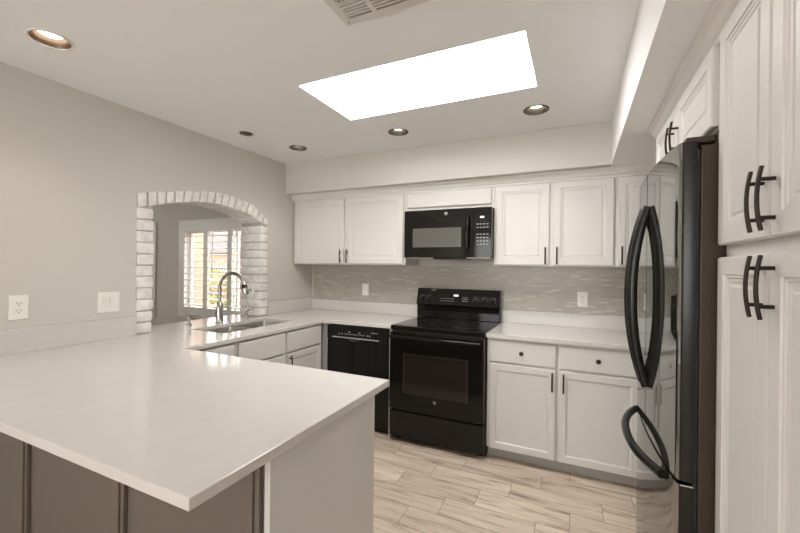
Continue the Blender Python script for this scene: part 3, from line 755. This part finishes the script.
# ------------------------------------------------------------------ ceiling fittings
def can(x, y, r, label, lit=True):
    t_ = thing('recessed_light', label, 'ceiling light', (x, y, H), group=None)
    bm = NB(); lathe(bm, [(r*1.02, 0), (r*1.02, -.004), (r*1.10, -.005), (r*1.16, -.003), (r*1.17, 0), (r*1.02, 0)], n=40); obj('trim_ring', bm, M['trim'] if r > .07 else M['baffle_dark'], t_, smooth=True)
    # housing sits in the ceiling void: ceiling gets a hole by boolean below
    bm = NB(); lathe(bm, [(r*1.02, -.003), (r*.97, .012), (r*.93, .02), (r*.93, .032), (r*.88, .040), (r*.84, .075), (r*.80, .10), (0, .10)], n=40); obj('baffle', bm, M['baffle'] if r > .07 else M['baffle_dark'], t_, smooth=True)
    bm = NB(); lathe(bm, [(r*.78, .075), (r*.72, .036), (r*.60, .027), (r*.3, .022), (0, .021)], n=32); obj('bulb', bm, M['bulb'] if lit else M['hole'], t_, smooth=True)
    if lit:
        ld = bpy.data.lights.new('lamp', 'SPOT'); ld.energy = CAN; ld.spot_size = math.radians(105); ld.spot_blend = .7; ld.shadow_soft_size = .04; ld.color = (1, .90, .78)
        lo = bpy.data.objects.new('lamp', ld); C.objects.link(lo); lo.parent = t_; lo.location = (0, 0, .020)
    return (x, y, r)
holes = [can(.476, -2.508, .072, 'lit recessed downlight at the upper left, nearest the camera'),
 can(.466, -.807, .064, 'small recessed downlight nearest the back left corner'),
 can(1.428, -.816, .066, 'recessed downlight on the ceiling in front of the skylight, above the range'),
 can(2.412, -.825, .068, 'recessed downlight right of the skylight, nearest the bulkhead')]
def eyelet():
    t_ = thing('ceiling_sensor', 'small dark round fixture on the ceiling left of the downlights', 'ceiling fixture', (.338, -1.257, H))
    bm = NB(); lathe(bm, [(.0, -.001), (.052, -.001), (.058, -.006), (.060, -.003), (.060, 0)], n=32); obj('rim', bm, M['trim'], t_, smooth=True)
    bm = NB(); lathe(bm, [(0, -.010), (.030, -.010), (.045, -.007), (.047, -.002), (0, -.002)], n=32); obj('cap', bm, M['baffle'], t_, smooth=True)
eyelet()
# cut round holes in the ceiling
ce = bpy.data.objects['ceiling']
bm = NB()
for x, y, r in holes: lathe(bm, [(0, -.2), (r*1.03, -.2), (r*1.03, .2), (0, .2)], (x, y, H), n=40)
cut = obj('cutter', bm, None)
bo = ce.modifiers.new('b', 'BOOLEAN'); bo.operation = 'DIFFERENCE'; bo.solver = 'EXACT'; bo.object = cut
dg = bpy.context.evaluated_depsgraph_get(); me = bpy.data.meshes.new_from_object(ce.evaluated_get(dg))
ce.modifiers.clear(); ce.data = me; bpy.data.objects.remove(cut)

# air vent
vt = thing('air_vent', 'white ceiling air register beside the skylight', 'air vent', (2.03, -2.30, H)); L = vt.location
bm = NB(); fx0, fx1, fy0, fy1 = 1.772, 2.288, -2.56, -2.045
box(bm, fx0-L.x, fx1-L.x, fy0-L.y, fy0+.035-L.y, -.006, 0, .002); box(bm, fx0-L.x, fx1-L.x, fy1-.035-L.y, fy1-L.y, -.006, 0, .002)
box(bm, fx0-L.x, fx0+.035-L.x, fy0+.035-L.y, fy1-.035-L.y, -.006, 0, .002); box(bm, fx1-.035-L.x, fx1-L.x, fy0+.035-L.y, fy1-.035-L.y, -.006, 0, .002)
obj('frame', bm, M['vent'], vt)
obj('backing', boxes((fx0+.035-L.x, fx1-.035-L.x, fy0+.035-L.y, fy1-.035-L.y, -.002, -.0005)), M['ventdark'], vt)
def slats(x0, x1, y0, y1, along):
    bm = NB()
    if along == 'x':
        y = y0+.01
        while y < y1-.005: box(bm, x0-L.x, x1-L.x, y-.003-L.y, y+.004-L.y, -.010, -.003); y += .0165
    else:
        x = x0+.01
        while x < x1-.005: box(bm, x-.003-L.x, x+.004-L.x, y0-L.y, y1-L.y, -.010, -.003); x += .0165
    obj('slats', bm, M['vent'], vt)
ix0, ix1, iy0, iy1 = fx0+.037, fx1-.037, fy0+.037, fy1-.037
mxm = (ix0+ix1)/2-.09
slats(ix0, ix0+.105, iy1-.078, iy1, 'x'); slats(ix0+.125, ix1, iy1-.078, iy1, 'x')
slats(ix0, ix0+.105, iy0, iy1-.096, 'y'); slats(ix0+.125, ix1, iy0, iy1-.096, 'y')
obj('divider', boxes((ix0+.106-L.x, ix0+.124-L.x, iy0-L.y, iy1-L.y, -.009, -.0025), (ix0-L.x, ix0+.105-L.x, iy1-.095-L.y, iy1-.079-L.y, -.009, -.0025), (ix0+.125-L.x, ix1-L.x, iy1-.095-L.y, iy1-.079-L.y, -.009, -.0025)), M['vent'], vt)
bm = NB(); lathe(bm, [(0, -.0085), (.003, -.0085), (.004, -.0062), (0, -.0062)], (fx0+.018-L.x, fy1-.018-L.y, 0), n=12); obj('screw', bm, M['ventdark'], vt)

# ------------------------------------------------------------------ outdoors, seen through the shutters
struct('ground', boxes((-45, 20, .5, 45, -.16, -.10)), M['gravel'])
def rowt(px, y):  # x on the sight line family through the shutters at depth y
    return 2.657+(y+3.389)*px
tag(obj('garden_wall', boxes((-22, 0, 7.0, 7.2, -.10, 1.10), (-22, 0, 6.96, 7.24, 1.10, 1.17)), M['stucco']), 'low tan block garden wall outside the shuttered window', 'garden wall')
rl = thing('railing', 'dark iron railing standing on the garden wall outside', 'railing', (-11.5, 7.1, 1.17))
bm = NB(); box(bm, -2.5, 4.5, -.015, .015, .36, .40); box(bm, -2.5, 4.5, -.015, .015, .04, .07)
for i in range(47): box(bm, -2.5+i*.15, -2.48+i*.15, -.01, .01, 0, .36)
obj('bars', bm, M['iron'], rl)
hs = thing('house', 'neighbouring house with a grey gable roof seen through the shutters', 'house', (-19.5, 16, -.1)); L = hs.location
obj('walls', rb_((-27, -15, 15, 22, -.1, 2.2), L=L), M['stucco'], hs)
bm = NB(); prism(bm, [(-27.5, 2.2), (-14.5, 2.2), (-16.5, 3.3), (-24, 3.9)], 14.6, 22.4, Matrix(((1, 0, 0, -L.x), (0, 0, 1, -L.y), (0, 1, 0, -L.z), (0, 0, 0, 1))))
obj('roof', bm, M['roof'], hs)
col = thing('patio_column', 'tan patio column outside at the left of the shuttered window', 'column', (-3.72, 1.35, -.1))
obj('shaft', boxes((-.09, .09, -.09, .09, 0, 3.3), bev=.01), M['stucco'], col)
def shrub(name, label, cat, loc, rx, ry, h, m, n=900, m2=None):
    r = thing(name, label, cat, loc)
    for mm, nn in ((m, n), (m2, n//2)):
        if mm is None: continue
        bm = NB()
        for i in range(nn):
            a = random.uniform(0, 2*PI); u = random.uniform(-.2, 1); s = math.sqrt(max(0, 1-u*u))*random.uniform(.75, 1.05)
            p = Vector((rx*s*math.cos(a), ry*s*math.sin(a), h*(.45+.5*u))); q = .035
            T = Matrix.Translation(p) @ Matrix.Rotation(random.uniform(0, 6), 4, 'Z') @ Matrix.Rotation(random.uniform(0, 3), 4, 'X')
            vs = [bm.verts.new(T @ Vector(c)) for c in ((-q, 0, 0), (0, -q*.5, .004), (q, 0, 0), (0, q*.5, .004))]; bm.faces.new(vs)
        obj('foliage' if mm is m else 'blossoms', bm, mm, r)
    bm = NB()
    for k in range(4):
        a = k*1.6; tube(bm, [(0, 0, 0), (rx*.3*math.cos(a), ry*.3*math.sin(a), h*.3), (rx*.6*math.cos(a), ry*.6*math.sin(a), h*.65)], [.02, .014, .008], 6)
    obj('stems', bm, M['wood'], r)
for i, (k, y, nm, lb, h, m, m2) in enumerate([
   (-1.43, 6.2, 'yellow_shrub', 'yellow-green shrub at the left in front of the garden wall', .9, M['leafy'], None),
   (-1.245, 6.4, 'green_shrub', 'bright green shrub in the middle in front of the garden wall', 1.35, M['leaf'], M['leafy']),
   (-1.23, 5.2, 'pink_flowering_shrub', 'pink flowering shrub in the middle of the garden outside', .95, M['leaf'], M['pink']),
   (-1.02, 6.2, 'pink_flowering_shrub', 'pink and tan flowering shrub at the right of the garden outside', 1.15, M['leafy'], M['pink']),
   (-1.27, 4.2, 'yellow_shrub', 'low yellow-green shrub closest to the shuttered window', .6, M['leafy'], M['leaf'])]):
    shrub(nm, lb, 'shrub', (rowt(k, y), y, -.10), .75, .5, h, m, 900, m2)
